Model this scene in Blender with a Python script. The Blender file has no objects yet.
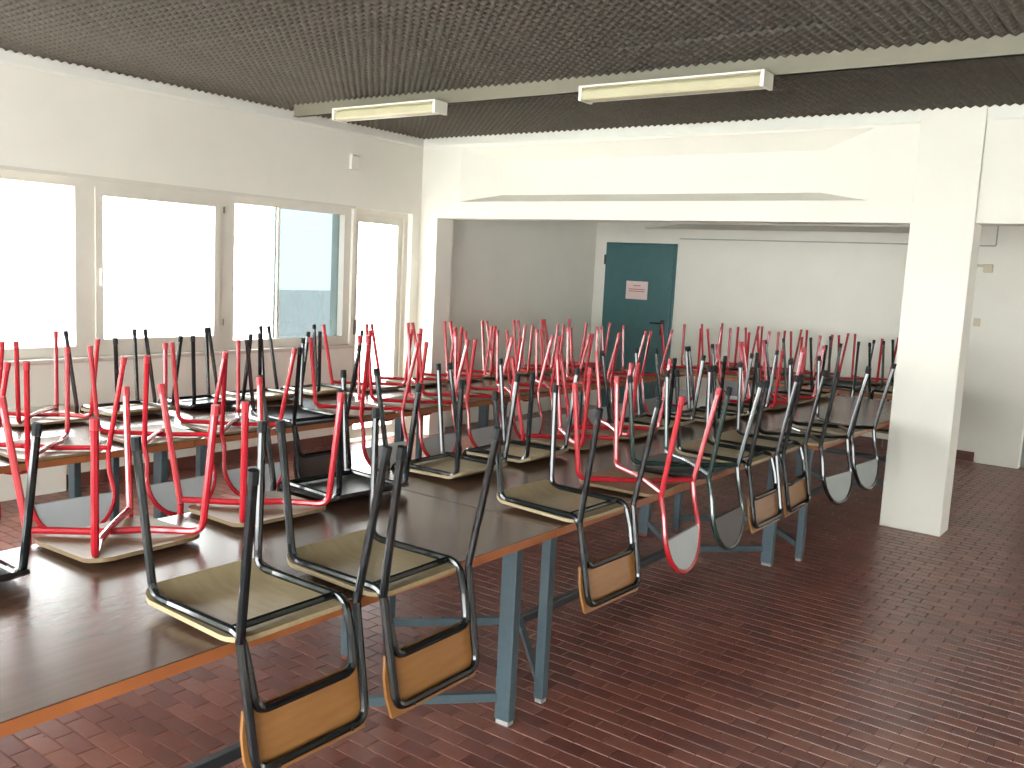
import bpy, bmesh, math, random
from mathutils import Vector, Matrix
random.seed(7)
S = bpy.context.scene
COL = S.collection
PI = math.pi

# ------------------------------------------------------------------ camera
F_PX, CX, CY, H = 920.0, 512.0, 384.0, 1.68
def _vec(x, y): return Vector((x - CX, y - CY, F_PX))
_Y = _vec(1200, 304).normalized()                 # direction of the window wall, in camera axes (x right, y down, z forward)
_X = -_vec(-740, 205.6).normalized()              # direction of the beam
_X = (_X - _Y * _X.dot(_Y)).normalized()
_Z = _X.cross(_Y)
if _Z.y > 0: _Z = -_Z
ROWS = (_X, _Y, _Z)
cam_d = bpy.data.cameras.new('camera')
cam = bpy.data.objects.new('camera', cam_d); COL.objects.link(cam)
cam_d.sensor_width = 36.0; cam_d.lens = F_PX / 1024.0 * 36.0
cam_d.clip_start = 0.02; cam_d.clip_end = 300
M4 = Matrix(((_X.x, -_X.y, -_X.z, 0), (_Y.x, -_Y.y, -_Y.z, 0), (_Z.x, -_Z.y, -_Z.z, H), (0, 0, 0, 1)))
cam.matrix_world = M4
S.camera = cam
def project(p):
    d = Vector(p) - Vector((0, 0, H))
    c = _X * d.x + _Y * d.y + _Z * d.z
    return (CX + F_PX * c.x / c.z, CY + F_PX * c.y / c.z, c.z) if c.z > 0.05 else None

# ------------------------------------------------------------------ world and exposure
W = bpy.data.worlds.new('sky'); S.world = W; W.use_nodes = True
bg = W.node_tree.nodes['Background']
bg.inputs[0].default_value = (0.97, 0.985, 1.0, 1); bg.inputs[1].default_value = 14.0
S.view_settings.view_transform = 'Standard'; S.view_settings.look = 'None'
S.view_settings.exposure = 0.75; S.view_settings.gamma = 1.0
S.view_settings.use_curve_mapping = False
try:
    S.cycles.use_denoising = True
    S.cycles.max_bounces = 10; S.cycles.diffuse_bounces = 6; S.cycles.transparent_max_bounces = 12
    S.cycles.caustics_reflective = False; S.cycles.caustics_refractive = False
    S.cycles.sample_clamp_indirect = 6.0
except Exception: pass

# room extents
XL, XR, YN, YB, YF = -6.205, 2.8, -2.6, 6.78, 10.06
ZC = 2.95
SILL, HEAD = 0.92, 2.16

def portal(loc, rot, sx, sy):
    l = bpy.data.lights.new('daylight', 'AREA'); l.shape = 'RECTANGLE'; l.size = sx; l.size_y = sy
    o = bpy.data.objects.new('daylight', l); COL.objects.link(o)
    o.location = loc; o.rotation_euler = rot
    l.cycles.is_portal = True
    return o
# daylight enters through the real openings: portals only guide the sampling of the sky
portal((XL - 0.02, 1.75, 1.54), (0, -PI/2, 0), 1.25, 8.3)          # window wall
portal((XL - 0.02, 6.29, 1.1), (0, -PI/2, 0), 2.15, 0.75)          # glazed door
portal((-1.6, YN - 0.02, 1.45), (-PI/2, 0, 0), 8.2, 2.3)           # windows behind
portal((XR + 0.02, 9.3, 1.2), (0, PI/2, 0), 2.0, 1.0)             # right-hand windows

# ------------------------------------------------------------------ materials
MATS = {}
def nt(name):
    m = bpy.data.materials.new(name); m.use_nodes = True
    MATS[name] = m
    t = m.node_tree
    return m, t, t.nodes['Principled BSDF']
def rgb(r, g, b):
    f = lambda c: (c/255.0/12.92) if c/255.0 <= 0.04045 else ((c/255.0+0.055)/1.055)**2.4
    return (f(r), f(g), f(b), 1)
def mat(name, col, rough=0.5, metal=0.0, var=0.0, scale=20.0, bump=0.0, bscale=60.0, stretch=None, col2=None, spec=0.5, perobj=0.0, coat=0.0):
    m, t, p = nt(name)
    p.inputs['Base Color'].default_value = col
    p.inputs['Roughness'].default_value = rough
    p.inputs['Metallic'].default_value = metal
    p.inputs['Specular IOR Level'].default_value = spec
    if coat: p.inputs['Coat Weight'].default_value = coat; p.inputs['Coat Roughness'].default_value = 0.08
    out = None
    tc = t.nodes.new('ShaderNodeTexCoord'); mp = t.nodes.new('ShaderNodeMapping')
    t.links.new(tc.outputs['Object'], mp.inputs[0])
    if stretch: mp.inputs['Scale'].default_value = stretch
    if var > 0 or col2:
        n = t.nodes.new('ShaderNodeTexNoise'); n.inputs['Scale'].default_value = scale; n.inputs['Detail'].default_value = 6
        t.links.new(mp.outputs[0], n.inputs['Vector'])
        mx = t.nodes.new('ShaderNodeMix'); mx.data_type = 'RGBA'
        c2 = col2 or (col[0]*(1-var), col[1]*(1-var), col[2]*(1-var), 1)
        mx.inputs[6].default_value = col; mx.inputs[7].default_value = c2
        r = t.nodes.new('ShaderNodeMapRange'); r.inputs[1].default_value = 0.3; r.inputs[2].default_value = 0.7
        t.links.new(n.outputs['Fac'], r.inputs[0]); t.links.new(r.outputs[0], mx.inputs[0])
        out = mx.outputs[2]
    if perobj:
        oi = t.nodes.new('ShaderNodeObjectInfo'); hs = t.nodes.new('ShaderNodeHueSaturation')
        r2 = t.nodes.new('ShaderNodeMapRange'); r2.inputs[3].default_value = 1-perobj; r2.inputs[4].default_value = 1+perobj
        t.links.new(oi.outputs['Random'], r2.inputs[0]); t.links.new(r2.outputs[0], hs.inputs['Value'])
        if out: t.links.new(out, hs.inputs['Color'])
        else: hs.inputs['Color'].default_value = col
        out = hs.outputs[0]
    if out: t.links.new(out, p.inputs['Base Color'])
    if bump > 0:
        n2 = t.nodes.new('ShaderNodeTexNoise'); n2.inputs['Scale'].default_value = bscale; n2.inputs['Detail'].default_value = 4
        t.links.new(mp.outputs[0], n2.inputs['Vector'])
        b = t.nodes.new('ShaderNodeBump'); b.inputs['Strength'].default_value = bump; b.inputs['Distance'].default_value = 0.004
        t.links.new(n2.outputs['Fac'], b.inputs['Height']); t.links.new(b.outputs[0], p.inputs['Normal'])
    return m
mat('plaster', rgb(230, 228, 217), 0.75, var=0.04, scale=3, bump=0.15, bscale=120, spec=0.2)
mat('cornice', rgb(225, 226, 216), 0.6, var=0.04, scale=8)
mat('strip', rgb(122, 118, 101), 0.55, var=0.08, scale=8)
mat('foam', rgb(101, 97, 89), 0.95, var=0.25, scale=35, bump=0.3, bscale=300, spec=0.1, perobj=0.06)
mat('slab', rgb(120, 118, 112), 0.9)
mat('grout', rgb(122, 86, 75), 0.6, var=0.15, scale=30)
mat('window_white', rgb(212, 208, 196), 0.4, var=0.05, scale=6)
mat('sill_stone', rgb(205, 198, 188), 0.4, var=0.08, scale=20)
mat('door_teal', rgb(62, 104, 106), 0.4, var=0.1, scale=9)
mat('door_grey', rgb(128, 132, 130), 0.5, var=0.06, scale=8)
mat('black_plastic', rgb(22, 22, 24), 0.35)
mat('paper', rgb(222, 200, 196), 0.8, var=0.03)
mat('ink', rgb(176, 110, 116), 0.8)
mat('lamp_white', rgb(232, 230, 215), 0.4)
mat('diffuser', rgb(196, 190, 158), 0.35, var=0.12, scale=5)
mat('tabletop', rgb(92, 69, 56), 0.25, col2=rgb(84, 62, 50), scale=7, stretch=(6, 0.7, 1), bump=0.03, bscale=40, spec=0.5)
mat('table_edge', rgb(158, 95, 54), 0.4, col2=rgb(145, 85, 46), scale=12, stretch=(8, 1, 1))
mat('table_under', rgb(120, 98, 78), 0.7, var=0.1)
mat('steel_grey', rgb(74, 91, 98), 0.4, var=0.15, scale=30, metal=0.2)
mat('steel_dark', rgb(38, 44, 48), 0.4, var=0.15, scale=30)
mat('glide', rgb(150, 150, 146), 0.4)
mat('glide_brown', rgb(110, 50, 38), 0.5)
mat('frame_black', rgb(16, 21, 23), 0.14, spec=0.45, coat=0.35)
mat('frame_green', rgb(30, 52, 48), 0.25, spec=0.6, coat=0.5)
mat('frame_red', rgb(172, 30, 42), 0.25, spec=0.6, coat=0.5, perobj=0.1)
mat('tip_black', rgb(18, 20, 21), 0.7, spec=0.3)
mat('tip_red', rgb(168, 40, 48), 0.45, spec=0.4)
mat('seat_beige', rgb(164, 149, 118), 0.45, col2=rgb(150, 134, 102), scale=9, stretch=(1, 6, 1), perobj=0.1)
mat('seat_brown', rgb(128, 107, 78), 0.5, col2=rgb(112, 92, 64), scale=9, stretch=(1, 6, 1), perobj=0.12)
mat('seat_dark', rgb(36, 34, 34), 0.3, var=0.2)
mat('back_wood', rgb(146, 102, 55), 0.4, col2=rgb(134, 90, 46), scale=8, stretch=(1, 1, 7), perobj=0.08)
mat('back_grey', rgb(182, 190, 192), 0.35, var=0.05, scale=9, perobj=0.06)
mat('back_mid', rgb(128, 136, 132), 0.4, var=0.08, scale=9)
mat('back_dark', rgb(58, 48, 44), 0.4, var=0.2)
mat('baseboard', rgb(104, 62, 52), 0.4, var=0.2, scale=14)
mat('concrete_out', rgb(190, 186, 178), 0.9, var=0.1, scale=2)
mat('socket', rgb(196, 186, 160), 0.5)
mat('wire', rgb(170, 172, 166), 0.6)
mat('metal_hinge', rgb(120, 112, 100), 0.4, metal=0.6)
def tile_mat():
    m, t, p = nt('clinker')
    p.inputs['Roughness'].default_value = 0.3; p.inputs['Specular IOR Level'].default_value = 0.5
    at = t.nodes.new('ShaderNodeAttribute'); at.attribute_name = 'tone'
    oi = t.nodes.new('ShaderNodeObjectInfo')
    ad = t.nodes.new('ShaderNodeMath'); ad.operation = 'ADD'
    t.links.new(at.outputs['Fac'], ad.inputs[0]); t.links.new(oi.outputs['Random'], ad.inputs[1])
    fr = t.nodes.new('ShaderNodeMath'); fr.operation = 'FRACT'; t.links.new(ad.outputs[0], fr.inputs[0])
    cr = t.nodes.new('ShaderNodeValToRGB')
    cr.color_ramp.elements[0].color = rgb(100, 60, 52); cr.color_ramp.elements[1].color = rgb(132, 84, 70)
    e = cr.color_ramp.elements.new(0.5); e.color = rgb(116, 70, 59)
    t.links.new(fr.outputs[0], cr.inputs[0])
    tc = t.nodes.new('ShaderNodeTexCoord')
    geo = t.nodes.new('ShaderNodeNewGeometry')
    n = t.nodes.new('ShaderNodeTexNoise'); n.inputs['Scale'].default_value = 26; n.inputs['Detail'].default_value = 5
    t.links.new(geo.outputs['Position'], n.inputs['Vector'])
    mx = t.nodes.new('ShaderNodeMix'); mx.data_type = 'RGBA'; mx.blend_type = 'MULTIPLY'; mx.inputs[0].default_value = 0.45
    t.links.new(cr.outputs[0], mx.inputs[6]); t.links.new(n.outputs['Color'], mx.inputs[7])
    r = t.nodes.new('ShaderNodeMapRange'); r.inputs[3].default_value = 0.75; r.inputs[4].default_value = 1.25
    t.links.new(n.outputs['Fac'], r.inputs[0])
    hs = t.nodes.new('ShaderNodeHueSaturation'); t.links.new(r.outputs[0], hs.inputs['Value']); t.links.new(cr.outputs[0], hs.inputs['Color'])
    t.links.new(hs.outputs[0], p.inputs['Base Color'])
    r2 = t.nodes.new('ShaderNodeMapRange'); r2.inputs[3].default_value = 0.22; r2.inputs[4].default_value = 0.42
    t.links.new(n.outputs['Fac'], r2.inputs[0]); t.links.new(r2.outputs[0], p.inputs['Roughness'])
tile_mat()
def glass_mat(name, tint, gloss=0.06):
    m = bpy.data.materials.new(name); m.use_nodes = True; MATS[name] = m
    t = m.node_tree; t.nodes.clear()
    o = t.nodes.new('ShaderNodeOutputMaterial'); tr = t.nodes.new('ShaderNodeBsdfTransparent'); gl = t.nodes.new('ShaderNodeBsdfGlossy')
    tr.inputs[0].default_value = tint; gl.inputs['Roughness'].default_value = 0.02
    mx = t.nodes.new('ShaderNodeMixShader'); mx.inputs[0].default_value = gloss
    t.links.new(tr.outputs[0], mx.inputs[1]); t.links.new(gl.outputs[0], mx.inputs[2]); t.links.new(mx.outputs[0], o.inputs[0])
glass_mat('glass', (0.97, 0.98, 0.97, 1))
glass_mat('glass_blue', (0.205, 0.235, 0.245, 1), 0.03)

# ------------------------------------------------------------------ mesh helpers
class MB:
    def __init__(s): s.v = []; s.f = []
    def add(s, vs, fs):
        b = len(s.v); s.v += [tuple(v) for v in vs]; s.f += [tuple(i + b for i in f) for f in fs]; return s
    def box(s, x0, x1, y0, y1, z0, z1, bev=0.0):
        if bev <= 0:
            return s.add([(x0,y0,z0),(x1,y0,z0),(x1,y1,z0),(x0,y1,z0),(x0,y0,z1),(x1,y0,z1),(x1,y1,z1),(x0,y1,z1)],
                         [(0,3,2,1),(4,5,6,7),(0,1,5,4),(1,2,6,5),(2,3,7,6),(3,0,4,7)])
        bm = bmesh.new(); bmesh.ops.create_cube(bm, size=1)
        for v in bm.verts:
            v.co = ((x0+x1)/2 + v.co.x*(x1-x0), (y0+y1)/2 + v.co.y*(y1-y0), (z0+z1)/2 + v.co.z*(z1-z0))
        bmesh.ops.bevel(bm, geom=bm.edges[:], offset=bev, segments=2, affect='EDGES', profile=0.5)
        bm.verts.index_update()
        s.add([v.co[:] for v in bm.verts], [[v.index for v in f.verts] for f in bm.faces]); bm.free(); return s
    def prism(s, poly, axis, a0, a1):      # poly of 2-D points, extruded along axis (0,1,2)
        n = len(poly)
        def p3(p, a):
            q = [0, 0, 0]; o = [i for i in range(3) if i != axis]; q[o[0]] = p[0]; q[o[1]] = p[1]; q[axis] = a; return q
        vs = [p3(p, a0) for p in poly] + [p3(p, a1) for p in poly]
        return s.add(vs, [tuple(range(n-1, -1, -1)), tuple(range(n, 2*n))] + [(i, (i+1) % n, n+(i+1) % n, n+i) for i in range(n)])
    def tube(s, pts, r, seg=8, cap=True, closed=False):
        P = [Vector(p) for p in pts]; n = len(P)
        T = []
        for i in range(n):
            a = P[i-1] if i > 0 else P[0]; b = P[i+1] if i < n-1 else P[-1]
            T.append((b - a).normalized())
        up = Vector((0, 0, 1)) if abs(T[0].z) < 0.9 else Vector((1, 0, 0))
        N = (up - T[0]*up.dot(T[0])).normalized()
        vs = []
        for i in range(n):
            N = (N - T[i]*N.dot(T[i])).normalized(); B = T[i].cross(N)
            for k in range(seg):
                a = 2*PI*k/seg
                vs.append(P[i] + (N*math.cos(a) + B*math.sin(a))*r)
        fs = []
        for i in range(n-1):
            for k in range(seg):
                k2 = (k+1) % seg
                fs.append((i*seg+k, i*seg+k2, (i+1)*seg+k2, (i+1)*seg+k))
        if cap: fs += [tuple(range(seg-1, -1, -1)), tuple((n-1)*seg+k for k in range(seg))]
        return s.add(vs, fs)
    def mesh(s, name, m, smooth=False):
        me = bpy.data.meshes.new(name); me.from_pydata(s.v, [], s.f)
        bm = bmesh.new(); bm.from_mesh(me); bmesh.ops.recalc_face_normals(bm, faces=bm.faces); bm.to_mesh(me); bm.free()
        me.materials.append(MATS[m])
        if smooth:
            me.polygons.foreach_set('use_smooth', [True]*len(me.polygons))
            try: me.set_sharp_from_angle(angle=math.radians(40))
            except Exception: pass
        me.update(); return me
def link(name, me, parent=None):
    o = bpy.data.objects.new(name, me); COL.objects.link(o)
    if parent: o.parent = parent
    return o
def build(mb, name, m, parent=None, smooth=False): return link(name, mb.mesh(name, m, smooth), parent)
def struct(o): o['kind'] = 'structure'; return o
def tag(o, label, cat, group=None):
    o['label'] = label; o['category'] = cat
    if group: o['group'] = group
    return o
def thing(name, loc=(0,0,0), rz=0.0):
    o = bpy.data.objects.new(name, None); COL.objects.link(o); o.location = loc; o.rotation_euler = (0, 0, rz); o.empty_display_size = 0.1
    return o
def fillet(pts, rad, n=6):
    """polyline with rounded corners; rad per inner corner (or one number)"""
    P = [Vector(p) for p in pts]; out = [P[0]]
    for i in range(1, len(P)-1):
        r = rad[i-1] if isinstance(rad, (list, tuple)) else rad
        a = (P[i-1]-P[i]); b = (P[i+1]-P[i]); la, lb = a.length, b.length; a.normalize(); b.normalize()
        ang = a.angle(b)
        if r <= 0 or ang > PI-0.02: out.append(P[i]); continue
        d = min(r / math.tan(ang/2), 0.49*la, 0.49*lb)
        p0 = P[i]+a*d; p1 = P[i]+b*d
        for k in range(n+1):
            t = k/n; out.append(p0*(1-t)**2 + P[i]*2*t*(1-t) + p1*t*t)
    out.append(P[-1]); return out
def copy_tree(o, parent=None):
    c = o.copy(); COL.objects.link(c); c.parent = parent
    for ch in KIDS.get(o.name, ()): copy_tree(ch, c)
    return c
KIDS = {}
def index_kids(root):
    KIDS[root.name] = list(root.children)
    for ch in root.children: index_kids(ch)

# ------------------------------------------------------------------ the setting: floor
TLX, TLY, GAP = 0.150, 0.0745, 0.004
fl = struct(build(MB().box(XL-0.05, XR, YN, YF+0.3, -0.08, -0.004), 'floor', 'grout'))
def tile_verts(x, y):
    x0, x1, y0, y1 = x+GAP/2, x+TLX-GAP/2, y+GAP/2, y+TLY-GAP/2; b = 0.0015
    return ([(x0,y0,-0.004),(x1,y0,-0.004),(x1,y1,-0.004),(x0,y1,-0.004),(x0+b,y0+b,0),(x1-b,y0+b,0),(x1-b,y1-b,0),(x0+b,y1-b,0)],
            [(4,5,6,7),(0,1,5,4),(1,2,6,5),(2,3,7,6),(3,0,4,7)])
cells = []
ny = int((YF-YN)/TLY); nx = int((XR-XL)/TLX)+1
for j in range(ny):
    for i in range(nx):
        x = XL + i*TLX - (0.5*TLX if j % 2 else 0); y = YN + j*TLY
        if x < XL-0.05 or x+TLX > XR: continue
        q = project((x+TLX/2, y+TLY/2, 0))
        under = (-2.8 < x < -1.75 and y < 7.9)
        vis = q is not None and -10 < q[0] < 1034 and q[1] < 790 and not (under and q[0] < 340)
        cells.append((x, y, (q[2] if vis else 99)))
cells.sort(key=lambda c: c[2])
def tone_attr(me, vals):
    a = me.attributes.new('tone', 'FLOAT', 'FACE'); a.data.foreach_set('value', vals)
vs, fs = tile_verts(-TLX/2, -TLY/2)
tme = MB().add(vs, fs).mesh('floor_tile', 'clinker'); tone_attr(tme, [0.0]*len(tme.polygons))
for x, y, d in cells[:300]:
    o = link('floor_tile', tme, fl); o.location = (x+TLX/2, y+TLY/2, random.uniform(-0.0004, 0.0004))
mb = MB(); tv = []
for x, y, d in cells[300:]:
    vs, fs = tile_verts(x, y); mb.add(vs, fs); tv += [random.random()]*5
me = bpy.data.meshes.new('floor_tiling'); me.from_pydata(mb.v, [], mb.f); me.materials.append(MATS['clinker']); tone_attr(me, tv)
o = link('floor_tiling', me, fl); o['kind'] = 'stuff'

# ------------------------------------------------------------------ the setting: walls
def wall_with_openings(name, axis, a0, a1, z0, z1, t0, t1, opens, m='plaster'):
    """axis 'y': wall runs along Y with thickness in X from t0 to t1; opens = (b0, b1, zb, zt)"""
    mb = MB()
    def bx(b0, b1, za, zb):
        if b1-b0 < 1e-4 or zb-za < 1e-4: return
        if axis == 'y': mb.box(t0, t1, b0, b1, za, zb)
        else: mb.box(b0, b1, t0, t1, za, zb)
    cur = a0
    for b0, b1, za, zb in sorted(opens):
        bx(cur, b0, z0, z1); bx(b0, b1, z0, za); bx(b0, b1, zb, z1); cur = b1
    bx(cur, a1, z0, z1)
    return struct(build(mb, name, m))
DOOR_Y0, DOOR_Y1 = 5.92, 6.66
wall_l = wall_with_openings('wall_left', 'y', YN-0.2, YF+0.2, -0.05, 3.05, XL-0.28, XL,
                   [(-2.4, 5.886, SILL, HEAD), (DOOR_Y0, DOOR_Y1, 0.0, HEAD)])
wall_r = wall_with_openings('wall_right', 'y', YN-0.2, YF+0.2, -0.05, 3.05, XR, XR+0.2, [(8.8, 9.8, 0.2, 2.2)])
wall_n = wall_with_openings('wall_front', 'x', XL, XR, -0.05, 3.05, YN-0.2, YN, [(-5.7, 2.5, 0.3, 2.6)])
# beam wall over the wide openings, its left pier, the frustum panels and the pillar
def recessed(name, x0, x1, z0, z1, yf, yb, rx0, rx1, rz0, rz1, d, ix, iz0, iz1, extra=()):
    """wall slab whose front face has a shallow recess with splayed sides"""
    mb = MB()
    mb.box(x0, rx0, yf, yb, z0, z1).box(rx1, x1, yf, yb, z0, z1).box(rx0, rx1, yf, yb, z0, rz0).box(rx0, rx1, yf, yb, rz1, z1)
    mb.box(rx0, rx1, yf+d+0.004, yb, rz0, rz1)
    y = yf; q = yf+d
    mb.add([(rx0,y,rz0),(rx1,y,rz0),(rx1,y,rz1),(rx0,y,rz1),(rx0+ix,q,rz0+iz0),(rx1-ix,q,rz0+iz0),(rx1-ix,q,rz1-iz1),(rx0+ix,q,rz1-iz1)],
           [(4,5,6,7),(0,1,5,4),(1,2,6,5),(2,3,7,6),(3,0,4,7)])
    for e in extra: mb.box(*e)
    return struct(build(mb, name, 'plaster'))
wall_b = recessed('wall_back', XL, -1.24, -0.05, 3.05, YF, YF+0.25, -5.53, -1.86, 2.250, 2.77, 0.146, 0.40, 0.07, 0.11,
                  [(-1.24, -0.14, YF, YF+0.25, 2.15, 3.05), (-0.14, XR, YF, YF+0.25, -0.05, 3.05)])
beam = recessed('wall_beam', XL, -1.655, 2.132, 3.0, YB, 7.0, -5.72, -1.965, 2.287, 2.785, 0.146, 0.38, 0.072, 0.12,
                [(-1.25, XR, YB, 7.0, 2.135, 3.0)])
pier = struct(build(MB().box(XL, -5.991, YB, 7.02, 0, 2.132), 'wall_pier', 'plaster'))
col = struct(build(MB().box(-1.655, -1.25, 6.747, 6.995, 0, 3.0, 0.006), 'pillar', 'plaster'))
# cornices
def cornice(name, x0, x1, y0, y1):
    mb = MB().box(x0, x1, y0, y1, 2.825, 2.95)
    return mb
mb = MB()
mb.prism([(XL, 2.95), (XL, 2.80), (XL+0.012, 2.80), (XL+0.02, 2.815), (XL+0.02, 2.95)], 1, YN, YB)
struct(build(mb, 'trim_1', 'cornice'))
mb = MB()
mb.prism([(YB, 2.95), (YB-0.02, 2.95), (YB-0.02, 2.815), (YB-0.012, 2.80), (YB, 2.80)], 0, XL, XR)
struct(build(mb, 'trim_2', 'cornice'))
# lath across the ceiling
struct(build(MB().box(-5.93, XR, 4.95, 4.99, 2.793, 2.95).box(-5.93, XR, 4.945, 4.995, 2.793, 2.805), 'trim_3', 'strip'))
# baseboards of brown tile
bb = struct(build(MB().box(XL, XL+0.001, 3.2, DOOR_Y0, 0, 0.005), 'baseboard_left', 'grout'))
bl = MB().box(-0.0, 0.012, -0.146, 0.146, 0, 0.10, 0.002).mesh('skirting_tile', 'baseboard')
y = 3.36
while y + 0.15 < DOOR_Y0:
    o = link('skirting_tile', bl, bb); o.location = (XL, y, 0); y += 0.295
bb2 = struct(build(MB().box(-5.0, -1.62, YF-0.001, YF, 0, 0.005), 'baseboard_back', 'grout'))
x = -1.78
while x > -4.9:
    o = link('skirting_tile', bl, bb2); o.location = (x, YF, 0); o.rotation_euler = (0, 0, -PI/2); x -= 0.295
# white box below the window sill
struct(build(MB().box(XL, XL+0.06, YN, 3.2, 0, 0.60), 'wall_plinth', 'plaster'))

# ceiling: slab and egg-crate foam panels
ceil = struct(build(MB().box(XL, XR, YN, YF, ZC, ZC+0.1), 'ceiling', 'slab'))
PER, NP = 0.058, 20
PW = PER*NP
def foam_mesh():
    n = NP*4; vs = []; fs = []
    for j in range(n+1):
        for i in range(n+1):
            x = i/n*PW; y = j/n*PW
            z = 0.5*(math.cos(2*PI*x/PER) + math.cos(2*PI*y/PER))
            if i in (0, n) or j in (0, n): zz = 0.0 + 0.0165*z
            else: zz = 0.0165*z
            vs.append((x, y, zz))
    for j in range(n):
        for i in range(n):
            a = j*(n+1)+i; fs.append((a, a+n+1, a+n+2, a+1))
    me = bpy.data.meshes.new('acoustic_panel'); me.from_pydata(vs, [], fs); me.materials.append(MATS['foam'])
    me.polygons.foreach_set('use_smooth', [True]*len(me.polygons)); return me
fme = foam_mesh()
ix0 = int((XR-XL)/PW)+1; iy0 = int((YB-YN)/PW)+1
for j in range(iy0):
    for i in range(ix0):
        x = XL+0.01 + i*PW; y = YB-0.01 - (j+1)*PW
        if x + PW > XR + PW*0.99: continue
        o = link('acoustic_panel', fme, ceil)
        o.location = (x, y, 2.892 + random.uniform(-0.003, 0.003))
        if i == 3 and j == 2: o.rotation_euler = (math.radians(0.5), math.radians(-0.6), 0); o.location.z -= 0.006

# ------------------------------------------------------------------ windows in the left wall
def window(idx, y0, y1, blue=None, sash=0.0):
    w = struct(build(MB()
        .box(XL-0.12, XL-0.03, y0, y0+0.075, SILL, HEAD).box(XL-0.12, XL-0.03, y1-0.075, y1, SILL, HEAD)
        .box(XL-0.12, XL-0.03, y0+0.075, y1-0.075, HEAD-0.07, HEAD).box(XL-0.12, XL-0.03, y0+0.075, y1-0.075, SILL, SILL+0.075),
        'window_%d' % idx, 'window_white'))
    a, b, c, d = y0+0.075, y1-0.075, SILL+0.075, HEAD-0.07
    s = sash
    if s > 0:
        build(MB().box(XL-0.10, XL-0.015, a-0.01, a+s, c-0.01, d+0.01).box(XL-0.10, XL-0.015, b-s, b+0.01, c-0.01, d+0.01)
              .box(XL-0.10, XL-0.015, a+s, b-s, c-0.01, c+s).box(XL-0.10, XL-0.015, a+s, b-s, d-s, d+0.01), 'sash', 'window_white', w)
        for z in (HEAD-0.16, SILL+0.2):
            build(MB().tube([(XL-0.005, b+0.03, z), (XL-0.005, b+0.03, z+0.05)], 0.008, 8), 'hinge', 'metal_hinge', w)
        build(MB().box(XL-0.015, XL+0.02, a+0.012, a+0.03, 1.42, 1.54, 0.004), 'handle', 'window_white', w)
    a, b, c, d = a+s, b-s, c+s, d-s
    if blue:
        build(MB().box(XL-0.085, XL-0.079, a, blue, c, d), 'pane', 'glass', w)
        build(MB().box(XL-0.105, XL-0.099, blue-0.03, b, c, d), 'pane', 'glass_blue', w)
        build(MB().box(XL-0.11, XL-0.075, blue-0.012, blue+0.012, c, d), 'pane_edge', 'window_white', w)
    else:
        build(MB().box(XL-0.085, XL-0.079, a, b, c, d), 'pane', 'glass', w)
    return w
window(1, 2.30, 3.40); window(2, 3.40, 4.555, sash=0.045); window(3, 4.555, 5.886, blue=5.11)
window(4, 1.145, 2.30, sash=0.045); window(5, 0.0, 1.145); window(6, -1.2, 0.0, sash=0.045); window(7, -2.4, -1.2)
# sill board and head lath
struct(build(MB().box(XL-0.03, XL+0.045, -2.4, 5.9, SILL-0.03, SILL, 0.006), 'window_sill', 'sill_stone'))
struct(build(MB().box(XL-0.005, XL+0.015, -2.4, 5.9, HEAD-0.012, HEAD+0.012), 'trim_4', 'window_white'))
# glazed door beside the pier
d2 = struct(build(MB().box(XL-0.14, XL-0.06, DOOR_Y0, DOOR_Y0+0.05, 0, HEAD).box(XL-0.14, XL-0.06, DOOR_Y1-0.05, DOOR_Y1, 0, HEAD)
      .box(XL-0.14, XL-0.06, DOOR_Y0+0.05, DOOR_Y1-0.05, HEAD-0.05, HEAD), 'door_2', 'window_white'))
a, b = DOOR_Y0+0.05, DOOR_Y1-0.05
build(MB().box(XL-0.12, XL-0.08, a, a+0.06, 0.01, HEAD-0.05).box(XL-0.12, XL-0.08, b-0.06, b, 0.01, HEAD-0.05)
      .box(XL-0.12, XL-0.08, a+0.06, b-0.06, 0.01, 0.10).box(XL-0.12, XL-0.08, a+0.06, b-0.06, HEAD-0.12, HEAD-0.05), 'door_leaf', 'window_white', d2)
build(MB().box(XL-0.103, XL-0.097, a+0.06, b-0.06, 0.10, HEAD-0.12), 'pane', 'glass', d2)
build(MB().box(XL-0.08, XL-0.05, a+0.015, a+0.04, 1.0, 1.14, 0.004), 'handle', 'metal_hinge', d2)
# windows behind the photographer and on the right (same joinery)
def far_window(idx, axis, t, b0, b1, z0, z1, n):
    mb = MB(); k = 0.06
    def bx(p0, p1, za, zb):
        if axis == 'x': mb.box(p0, p1, t-0.04, t+0.04, za, zb)
        else: mb.box(t-0.04, t+0.04, p0, p1, za, zb)
    bx(b0, b1, z0, z0+k); bx(b0, b1, z1-k, z1)
    for i in range(n+1):
        c = b0 + (b1-b0)*i/n; c = min(max(c, b0+k/2), b1-k/2); bx(c-k/2, c+k/2, z0+k, z1-k)
    w = struct(build(mb, 'window_%d' % idx, 'window_white'))
    for i in range(n):
        p0 = b0+(b1-b0)*i/n+k/2; p1 = b0+(b1-b0)*(i+1)/n-k/2; m = MB()
        if axis == 'x': m.box(p0, p1, t-0.003, t+0.003, z0+k, z1-k)
        else: m.box(t-0.003, t+0.003, p0, p1, z0+k, z1-k)
        build(m, 'pane', 'glass', w)
far_window(8, 'x', YN-0.1, -5.7, 2.5, 0.3, 2.6, 7)
far_window(9, 'y', XR+0.1, 8.8, 9.8, 0.2, 2.2, 2)
# pavement outside
struct(build(MB().box(-40, XL-0.28, -40, 50, -0.3, -0.06), 'ground', 'concrete_out'))

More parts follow.
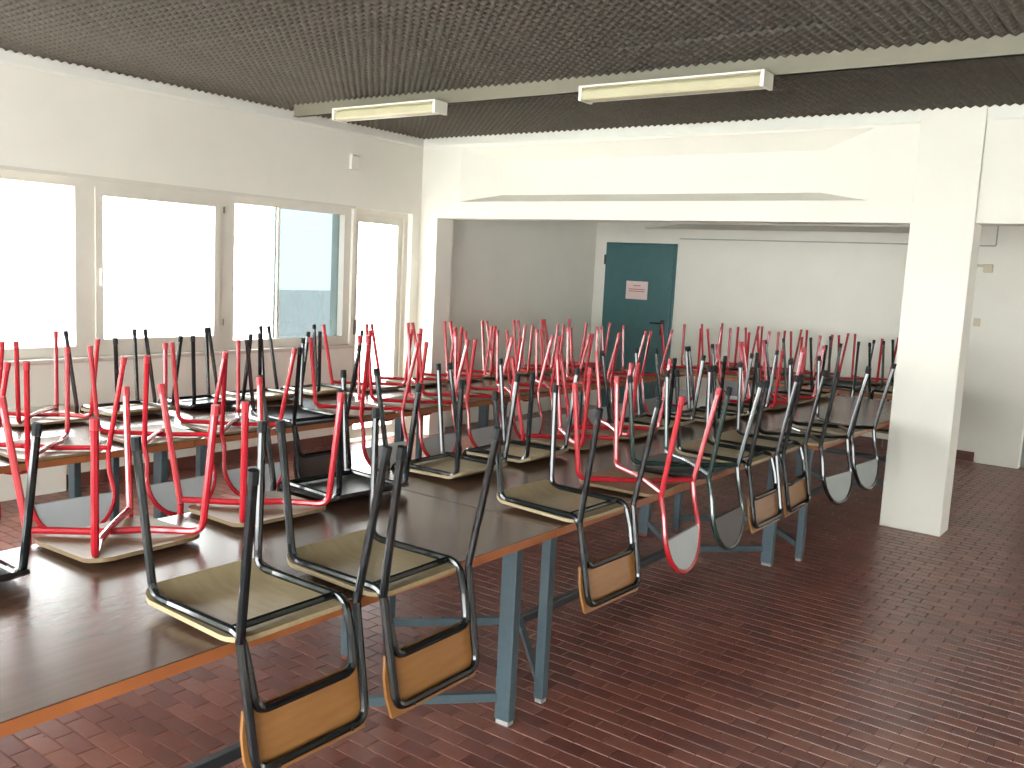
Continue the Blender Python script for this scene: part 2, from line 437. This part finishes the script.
# ------------------------------------------------------------------ teal door in the back wall
d1 = struct(build(MB().box(-6.035, -5.06, YF-0.02, YF, 0, 2.075), 'door_1', 'door_teal'))
build(MB().box(-6.012, -5.085, YF-0.05, YF-0.02, 0.005, 2.05, 0.004), 'door_leaf', 'door_teal', d1)
for z in (0.25, 1.8): build(MB().tube([(-6.028, YF-0.05, z), (-6.028, YF-0.05, z+0.12)], 0.012, 8), 'hinge', 'black_plastic', d1)
h = build(MB().box(-5.195, -5.14, YF-0.064, YF-0.05, 0.98, 1.16, 0.005), 'handle', 'black_plastic', d1)
build(MB().tube(fillet([(-5.167, YF-0.06, 1.12), (-5.167, YF-0.11, 1.12), (-5.305, YF-0.11, 1.12)], 0.02), 0.012, 8), 'lever', 'black_plastic', h, True)
pn = thing('paper_notice', (-5.548, YF-0.052, 1.50)); tag(pn, 'pale pink paper notice taped to the teal door', 'notice')
build(MB().box(-0.15, 0.15, -0.0015, 0, -0.11, 0.11), 'sheet', 'paper', pn)
mb = MB()
for i, (w, z) in enumerate(((0.10, 0.055), (0.22, 0.012), (0.22, -0.012))): mb.box(-w/2, w/2, -0.0022, -0.0014, z-0.005, z+0.005)
build(mb, 'print_line', 'ink', pn)

# small things on the walls
o = build(MB().box(-0.04, 0.04, -0.045, 0, -0.045, 0.035, 0.006).box(-0.11, -0.04, -0.012, 0, 0.005, 0.035, 0.003), 'motion_detector', 'socket')
o.location = (-1.695, YF, 1.925); tag(o, 'small beige box high on the back wall beside the white pillar', 'wall box')
o = build(MB().box(-0.03, 0.03, -0.02, 0, -0.04, 0.04, 0.004), 'light_switch', 'socket')
o.location = (-1.745, YF, 1.39); tag(o, 'small beige switch below the wall box beside the pillar', 'switch')
o = build(MB().tube(fillet([(-5.04, YF-0.008, 2.138), (-1.652, YF-0.008, 2.138), (-1.652, YF-0.008, 2.7)], 0.02), 0.006, 6), 'wall_cable', 'wire')
tag(o, 'thin grey cable along the back wall beside the teal door', 'cable')
d3 = struct(build(MB().box(-1.24, -1.18, YF+0.14, YF+0.22, 0, 2.15).box(-0.20, -0.14, YF+0.14, YF+0.22, 0, 2.15).box(-1.18, -0.20, YF+0.14, YF+0.22, 2.09, 2.15), 'door_3', 'door_grey'))
build(MB().box(-1.18, -0.20, YF+0.16, YF+0.20, 0.005, 2.09, 0.003), 'door_leaf', 'door_grey', d3)
build(MB().tube(fillet([(-1.10, YF+0.16, 1.05), (-1.10, YF+0.11, 1.05), (-0.98, YF+0.11, 1.05)], 0.015), 0.01, 8), 'handle', 'black_plastic', d3, True)
th = thing('wall_sensor', (XL, 5.86, 2.55)); tag(th, 'small white sensor box high on the window wall by the corner', 'sensor')
build(MB().box(0, 0.035, -0.05, 0.05, -0.06, 0.06, 0.008), 'housing', 'plaster', th)
build(MB().box(0, 0.05, -0.055, 0.055, 0.06, 0.075, 0.004), 'cover', 'cornice', th)

# ------------------------------------------------------------------ ceiling lamps
def lamp(x0, x1, label):
    t = thing('ceiling_lamp', ((x0+x1)/2, 4.90, 2.797)); tag(t, label, 'lamp', 'fluorescent lamps on the ceiling lath')
    L = (x1-x0)/2
    build(MB().box(-L+0.02, L-0.02, 0.0, 0.045, -0.075, 0.0), 'housing', 'lamp_white', t)
    for s in (-1, 1):
        build(MB().box(min(s*L, s*(L-0.022)), max(s*L, s*(L-0.022)), -0.085, 0.05, -0.085, 0.002, 0.003), 'end_cap', 'lamp_white', t)
    build(MB().box(-L+0.022, L-0.022, -0.085, 0.0, -0.008, 0.002), 'top_rail', 'lamp_white', t)
    build(MB().prism([(0.0, -0.012), (-0.05, -0.012), (-0.075, -0.03), (-0.08, -0.07), (-0.07, -0.08), (0.0, -0.08)], 0, -L+0.022, L-0.022), 'diffuser', 'diffuser', t)
lamp(-5.34, -4.32, 'long white ceiling lamp on the lath beside the window wall')
lamp(-3.16, -1.99, 'long white ceiling lamp on the lath away from the window wall')

# ------------------------------------------------------------------ tables
ZT, TT = 0.75, 0.034
TD, TLEN = 1.053, 2.595
def make_table():
    t = thing('canteen_table')
    hx, hy = TD/2, TLEN/2
    build(MB().box(-hx, hx, -hy, hy, ZT-0.0035, ZT, 0.001), 'tabletop', 'tabletop', t)
    for s in (-1, 1):
        build(MB().box(min(s*hx, s*(hx-0.012)), max(s*hx, s*(hx-0.012)), -hy, hy, ZT-TT, ZT-0.0035, 0.002), 'edge_band', 'table_edge', t)
        build(MB().box(-hx+0.012, hx-0.012, min(s*hy, s*(hy-0.012)), max(s*hy, s*(hy-0.012)), ZT-TT, ZT-0.0035, 0.002), 'edge_band', 'table_edge', t)
    lx, ly = 0.415, hy-0.115
    for sx in (-1, 1):
        for sy in (-1, 1):
            w = 0.034 if sy > 0 else 0.021
            lg = build(MB().box(sx*lx-w, sx*lx+w, sy*ly-0.02, sy*ly+0.02, 0.018, ZT-TT, 0.004), 'leg', 'steel_grey', t)
            build(MB().box(sx*lx-w+0.004, sx*lx+w-0.004, sy*ly-0.018, sy*ly+0.018, 0.0, 0.018, 0.004), 'glide', 'glide' if sx > 0 else 'glide_brown', lg)
            a = Vector((sx*(lx-0.02), sy*ly, 0.10)); b = Vector((0, sy*(ly-0.42), 0.10))
            d = (b-a).normalized(); n = Vector((-d.y, d.x, 0))*0.012; m = MB()
            vs = []
            for p in (a, b):
                for (k, z) in ((-1, -0.016), (1, -0.016), (1, 0.016), (-1, 0.016)): vs.append(p + n*k + Vector((0, 0, z)))
            m.add(vs, [(0,1,2,3),(4,7,6,5),(0,4,5,1),(1,5,6,2),(2,6,7,3),(3,7,4,0)])
            build(m, 'brace', 'steel_grey', t)
    build(MB().box(-0.016, 0.016, -(ly-0.42), ly-0.42, 0.08, 0.12, 0.003), 'stretcher', 'steel_dark', t)
    for sy in (-1, 1):
        build(MB().box(-lx-0.03, lx+0.03, sy*ly-0.015, sy*ly+0.015, ZT-TT-0.04, ZT-TT, 0.003), 'crossrail', 'steel_grey', t)
    build(MB().box(-hx+0.0125, hx-0.0125, -hy+0.0125, hy-0.0125, ZT-TT+0.001, ZT-0.004), 'underside', 'table_under', t)
    return t
table0 = make_table(); index_kids(table0); table_used = [False]
def table(cx, cy, rz, label, group):
    o = table0 if not table_used[0] else copy_tree(table0)
    table_used[0] = True
    o.location = (cx, cy, 0); o.rotation_euler = (0, 0, rz); tag(o, label, 'table', group); return o
R1X = -2.3135
table(R1X, 2.75-TLEN/2, 0, 'long brown table beside the aisle, end furthest from the pillar, orange edge', 'tables of the aisle row')
table(R1X, 2.755+TLEN/2, 0, 'long brown table in the middle of the aisle row, orange edge', 'tables of the aisle row')
table(R1X+0.11, 5.36+TLEN/2, 0, 'long brown table of the aisle row standing against the white pillar', 'tables of the aisle row')
R2X = -4.487
table(R2X, 0.12+TLEN/2, 0, 'long brown table in the window row, end furthest from the pier', 'tables of the window row')
table(R2X, 2.72+TLEN/2, 0, 'long brown table in the middle of the window row', 'tables of the window row')
table(R2X, 5.32+TLEN/2, 0, 'long brown table of the window row nearest the teal door', 'tables of the window row')
table(-3.0, 8.90, PI/2, 'long brown table standing crosswise along the back wall', None)

# ------------------------------------------------------------------ chairs (built upside down: seat top at z = 0, legs up, back at +x hanging below)
TR = 0.0118
def seat_panel(hx0, hx1, hy, thick, lip, r=0.05, corner=4):
    """rounded panel, lying on z=0, front edge (-x) curling up by lip and the middle slightly dished"""
    out = []
    for cx_, cy_, a0 in ((hx1-r, hy-r, 0), (hx0+r, hy-r, PI/2), (hx0+r, -hy+r, PI), (hx1-r, -hy+r, 3*PI/2)):
        for k in range(corner+1):
            a = a0 + PI/2*k/corner; out.append((cx_+r*math.cos(a), cy_+r*math.sin(a)))
    cxm = (hx0+hx1)/2
    def zc(x, y):
        e = max(0.0, (hx0+0.10 - x)/0.10); return lip*e*e + 0.010*(abs(y)/hy)**2 
    rings = [0.0, 0.35, 0.65, 0.85, 1.0]
    n = len(out); vs = []; fs = []
    for side in (0, 1):
        vs.append((cxm, 0, zc(cxm, 0) + side*thick))
        for s in rings[1:]:
            for (x, y) in out:
                X = cxm + (x-cxm)*s; Y = y*s; vs.append((X, Y, zc(X, Y) + side*thick))
    stride = 1 + n*4
    for side in (0, 1):
        b = side*stride
        for k in range(n):
            k2 = (k+1) % n; t = (b, b+1+k, b+1+k2); fs.append(t if side else t[::-1])
            for q in range(3):
                f = (b+1+q*n+k, b+1+(q+1)*n+k, b+1+(q+1)*n+k2, b+1+q*n+k2); fs.append(f if side else f[::-1])
    for k in range(n):
        k2 = (k+1) % n; fs.append((1+3*n+k, 1+3*n+k2, stride+1+3*n+k2, stride+1+3*n+k))
    return MB().add(vs, fs)
def back_plane(s):           # s = distance below the seat plane -> (x, z): back reclines outwards
    return (0.212 + 0.20*s, -s)
def add_tip(leg, tip, prev, m):
    t = Vector(tip); d = (t - Vector(prev)).normalized()
    build(MB().tube([t - d*0.03, t + d*0.004], TR+0.0016, 8), 'foot_cap', m, leg, True)

def chair_square(frame, tipm, seatm, backm):
    t = thing('school_chair')
    zs = 0.030
    build(seat_panel(-0.205, 0.195, 0.195, 0.013, 0.034, 0.05), 'seat', seatm, t, True)
    for s in (-1, 1):
        ft = (-0.208, s*0.200, 0.45)
        lg = build(MB().tube(fillet([ft, (-0.178, s*0.168, zs), (-0.10, s*0.168, zs)], 0.05), TR, 8), 'leg', frame, t, True); add_tip(lg, ft, (-0.178, s*0.168, zs), tipm)
        rt = (0.285, s*0.212, 0.45)
        lg = build(MB().tube([rt, (0.214, s*0.188, 0.02)], TR, 8), 'leg', frame, t, True); add_tip(lg, rt, (0.214, s*0.188, 0.02), tipm)
        x1, z1 = back_plane(0.06)
        build(MB().tube(fillet([(-0.10, s*0.168, zs), (0.19, s*0.168, zs), (x1-0.004, s*0.165, z1)], 0.05), TR, 8), 'seat_rail', frame, t, True)
    build(MB().tube([(0.150, -0.165, zs), (0.150, 0.165, zs)], TR*0.9, 8), 'cross_tube', frame, t, True)
    x0, z0 = back_plane(-0.02); x2, z2 = back_plane(0.29)
    build(MB().tube(fillet([(0.214, -0.188, 0.02), (x2, -0.180, z2), (x2, 0.180, z2), (0.214, 0.188, 0.02)], 0.045), TR, 8), 'back_frame', frame, t, True)
    x1, z1 = back_plane(0.06); x3, z3 = back_plane(0.155)
    build(MB().tube(fillet([(x1-0.004, -0.165, z1), (x3-0.002, -0.158, z3), (x3-0.002, 0.158, z3), (x1-0.004, 0.165, z1)], 0.04), TR, 8), 'back_bar', frame, t, True)
    # backrest panel on the sitter's side (-x) of the two bars, slightly curved
    mb = MB(); ny_, nz_ = 8, 3; vs = []
    sa, sb = 0.148, 0.318
    for side in (0, 1):
        for j in range(nz_+1):
            s_ = sa + (sb-sa)*j/nz_
            xx, zz = back_plane(s_)
            for i in range(ny_+1):
                u = -1 + 2*i/ny_
                inset = 0.012 if j in (0, nz_) and i in (0, ny_) else 0
                vs.append((xx - TR - 0.001 - side*0.010 + 0.006*(u*u-1)*0, u*(0.198-inset), zz))
    N = (ny_+1)*(nz_+1); fs = []
    for side in (0, 1):
        for j in range(nz_):
            for i in range(ny_):
                a = side*N + j*(ny_+1)+i; fs.append((a, a+1, a+ny_+2, a+ny_+1))
    loop = [i for i in range(ny_+1)] + [(j+1)*(ny_+1)+ny_ for j in range(nz_)] + [nz_*(ny_+1)+i for i in range(ny_-1, -1, -1)] + [j*(ny_+1) for j in range(nz_-1, 0, -1)]
    for a, b in zip(loop, loop[1:]+loop[:1]): fs.append((a, b, N+b, N+a))
    bk = build(mb.add(vs, fs), 'backrest', backm, t, True)
    for u in (-0.12, 0.12):
        xx, zz = back_plane(0.29)
        build(MB().tube([(xx, u, zz), (xx+TR+0.004, u, zz-0.001)], 0.005, 6), 'rivet', 'tip_black', bk)
    return t

def chair_round(frame, tipm, seatm, backm):
    t = thing('school_chair')
    zs = 0.034
    build(seat_panel(-0.195, 0.175, 0.195, 0.013, 0.012, 0.06), 'seat', seatm, t, True)
    xc = 0.05
    # rear legs run on into the oval back loop
    def loop_pt(a): pass
    half = []
    for s_, w in ((-0.02, 0.178), (0.04, 0.172), (0.08, 0.174), (0.12, 0.180), (0.155, 0.184)):
        x, z = back_plane(s_); half.append((x, w, z))
    for k in range(1, 9):
        a = PI/2*k/8; s_ = 0.155 + 0.175*math.sin(a); w = 0.184*math.cos(a)
        x, z = back_plane(s_); half.append((x, w, z))
    loop = half + [(x, -y, z) for (x, y, z) in half[-2::-1]]
    build(MB().tube(loop, TR, 8), 'back_loop', frame, t, True)
    for s in (-1, 1):
        ft = (-0.215, s*0.205, 0.45); fb = (-0.180, s*0.185, zs)
        mid = (xc-0.09, s*0.185*0.36+s*0.02, zs)
        lg = build(MB().tube(fillet([ft, fb, mid], 0.045), TR, 8), 'leg', frame, t, True); add_tip(lg, ft, fb, tipm)
        rt = (0.285, s*0.212, 0.45); rb = (0.208, s*0.178, 0.02)
        lg = build(MB().tube([rt, rb], TR, 8), 'leg', frame, t, True); add_tip(lg, rt, rb, tipm)
        build(MB().tube([mid, (xc+0.01, -s*0.02, zs+0.006*s), (0.209, -s*0.172, zs)], TR, 8), 'cross_bar', frame, t, True)
    # backrest plate fills the lower end of the loop
    sa = 0.165; prof = []
    for k in range(-8, 9):
        a = PI/2*k/8
        prof.append((0.176*math.sin(a), 0.155 + 0.168*math.cos(a)))
    prof = [p for p in prof if p[1] > sa]
    prof = [(-0.176, sa)] + prof + [(0.176, sa)]
    n = len(prof); vs = []
    for side in (0, 1):
        for (yy, s_) in prof:
            x, z = back_plane(s_); vs.append((x - 0.006 + side*0.012, yy, z))
    fs = [tuple(range(n)), tuple(range(2*n-1, n-1, -1))] + [(i, (i+1) % n, n+(i+1) % n, n+i) for i in range(n)]
    build(MB().add(vs, fs), 'backrest', backm, t)
    return t
PROTO = {
    'A': chair_square('frame_black', 'tip_black', 'seat_beige', 'back_wood'),
    'K': chair_square('frame_black', 'tip_black', 'seat_dark', 'back_dark'),
    'R': chair_round('frame_red', 'tip_red', 'seat_brown', 'back_grey'),
    'B': chair_round('frame_black', 'tip_black', 'seat_beige', 'back_mid'),
    'G': chair_round('frame_green', 'tip_black', 'seat_dark', 'back_dark'),
}
for p in PROTO.values(): index_kids(p)
USED = set()
LOOK = {'A': 'black chair with wooden backrest', 'K': 'black chair with dark backrest', 'R': 'red chair with grey rounded backrest',
        'B': 'black chair with grey rounded backrest', 'G': 'dark green chair with rounded back'}
def chair(kind, x, y, rot, label, group):
    p = PROTO[kind]
    o = copy_tree(p) if kind in USED else p
    USED.add(kind)
    o.location = (x, y, ZT+0.0006); o.rotation_euler = (0, 0, rot); tag(o, label, 'chair', group); return o
ORD = ['first', 'second', 'third', 'fourth', 'fifth', 'sixth', 'seventh', 'eighth', 'ninth', 'tenth', 'eleventh', 'twelfth', 'thirteenth', 'fourteenth', 'fifteenth', 'sixteenth']
def ordinal_row(lst, base, group, place):
    """lst sorted towards the pillar / back wall; labels count from there"""
    n = len(lst)
    for i, (k, x, y, r) in enumerate(lst):
        chair(k, x, y, math.radians(r), '%s, upturned on %s, %s from %s' % (LOOK[k], place, ORD[n-1-i], base), group)
E1 = R1X + TD/2; E1F = R1X - TD/2
near1 = [('A', -1.94, 1.50, 0), ('A', -1.92, 1.95, 1), ('A', -1.94, 3.01, -2), ('R', -1.93, 3.57, 4), ('G', -1.93, 4.06, 2),
         ('A', -1.92, 4.52, 0), ('A', -1.92, 4.97, 2), ('B', -1.83, 5.44, -7), ('B', -1.82, 5.97, -6)]
ordinal_row(near1, 'pillar', 'chairs on the aisle edge', "aisle row's open edge")
far1 = [('K', -2.68, 1.01, 180), ('R', -2.68, 1.56, 182), ('R', -2.68, 2.10, 178), ('K', -2.70, 2.55, 176), ('A', -2.66, 3.17, 180), ('A', -2.66, 3.68, 181),
        ('R', -2.66, 4.20, 179), ('R', -2.66, 4.67, 182), ('A', -2.66, 5.14, 180), ('A', -2.56, 5.66, 178), ('A', -2.56, 6.14, 182),
        ('R', -2.56, 6.62, 180), ('R', -2.56, 7.10, 179), ('A', -2.56, 7.58, 181)]
ordinal_row(far1, 'back wall', 'chairs on the inner edge of the aisle row', "aisle row's inner edge")
N2, F2 = R2X + TD/2 - 0.15, R2X - TD/2 + 0.15
near2 = [('R', 1.08), ('R', 1.55), ('R', 2.05), ('R', 2.58), ('R', 3.04), ('K', 3.50), ('R', 3.98), ('R', 4.46), ('R', 4.95), ('R', 5.48), ('R', 5.95), ('R', 6.42), ('R', 6.90), ('R', 7.40)]
ordinal_row([(k, N2 + random.uniform(-0.02, 0.02), y, random.uniform(-3, 3)) for k, y in near2], 'back wall', 'chairs on the inner edge of the window row', "window row's inner edge")
far2 = [('R', 1.40), ('R', 1.90), ('R', 2.40), ('A', 2.90), ('K', 3.38), ('A', 3.86), ('A', 4.34), ('R', 4.82), ('R', 5.32), ('R', 5.80), ('R', 6.28), ('R', 6.76), ('R', 7.24), ('R', 7.70)]
ordinal_row([(k, F2 + random.uniform(-0.02, 0.02), y, 180 + random.uniform(-3, 3)) for k, y in far2], 'back wall', 'chairs on the window edge of the window row', "window row's window edge")
NY = 8.90 - TD/2 + 0.15; FY = 8.90 + TD/2 - 0.15
nb = [('R', -4.05), ('R', -3.55), ('R', -3.05), ('K', -2.55), ('A', -2.05)]
fb = [('R', -4.00), ('R', -3.52), ('R', -3.04), ('R', -2.56), ('K', -2.08)]
ordinal_row([(k, x, NY, -90 + random.uniform(-4, 4)) for k, x in nb], 'pillar', 'chairs on the front edge of the crosswise table', "crosswise table's front edge")
ordinal_row([(k, x, FY, 90 + random.uniform(-4, 4)) for k, x in fb], 'pillar', 'chairs on the wall edge of the crosswise table', "crosswise table's wall edge")
for k, p in PROTO.items():
    if k not in USED:
        for o in [p] + [c for c in p.children_recursive]: bpy.data.objects.remove(o)
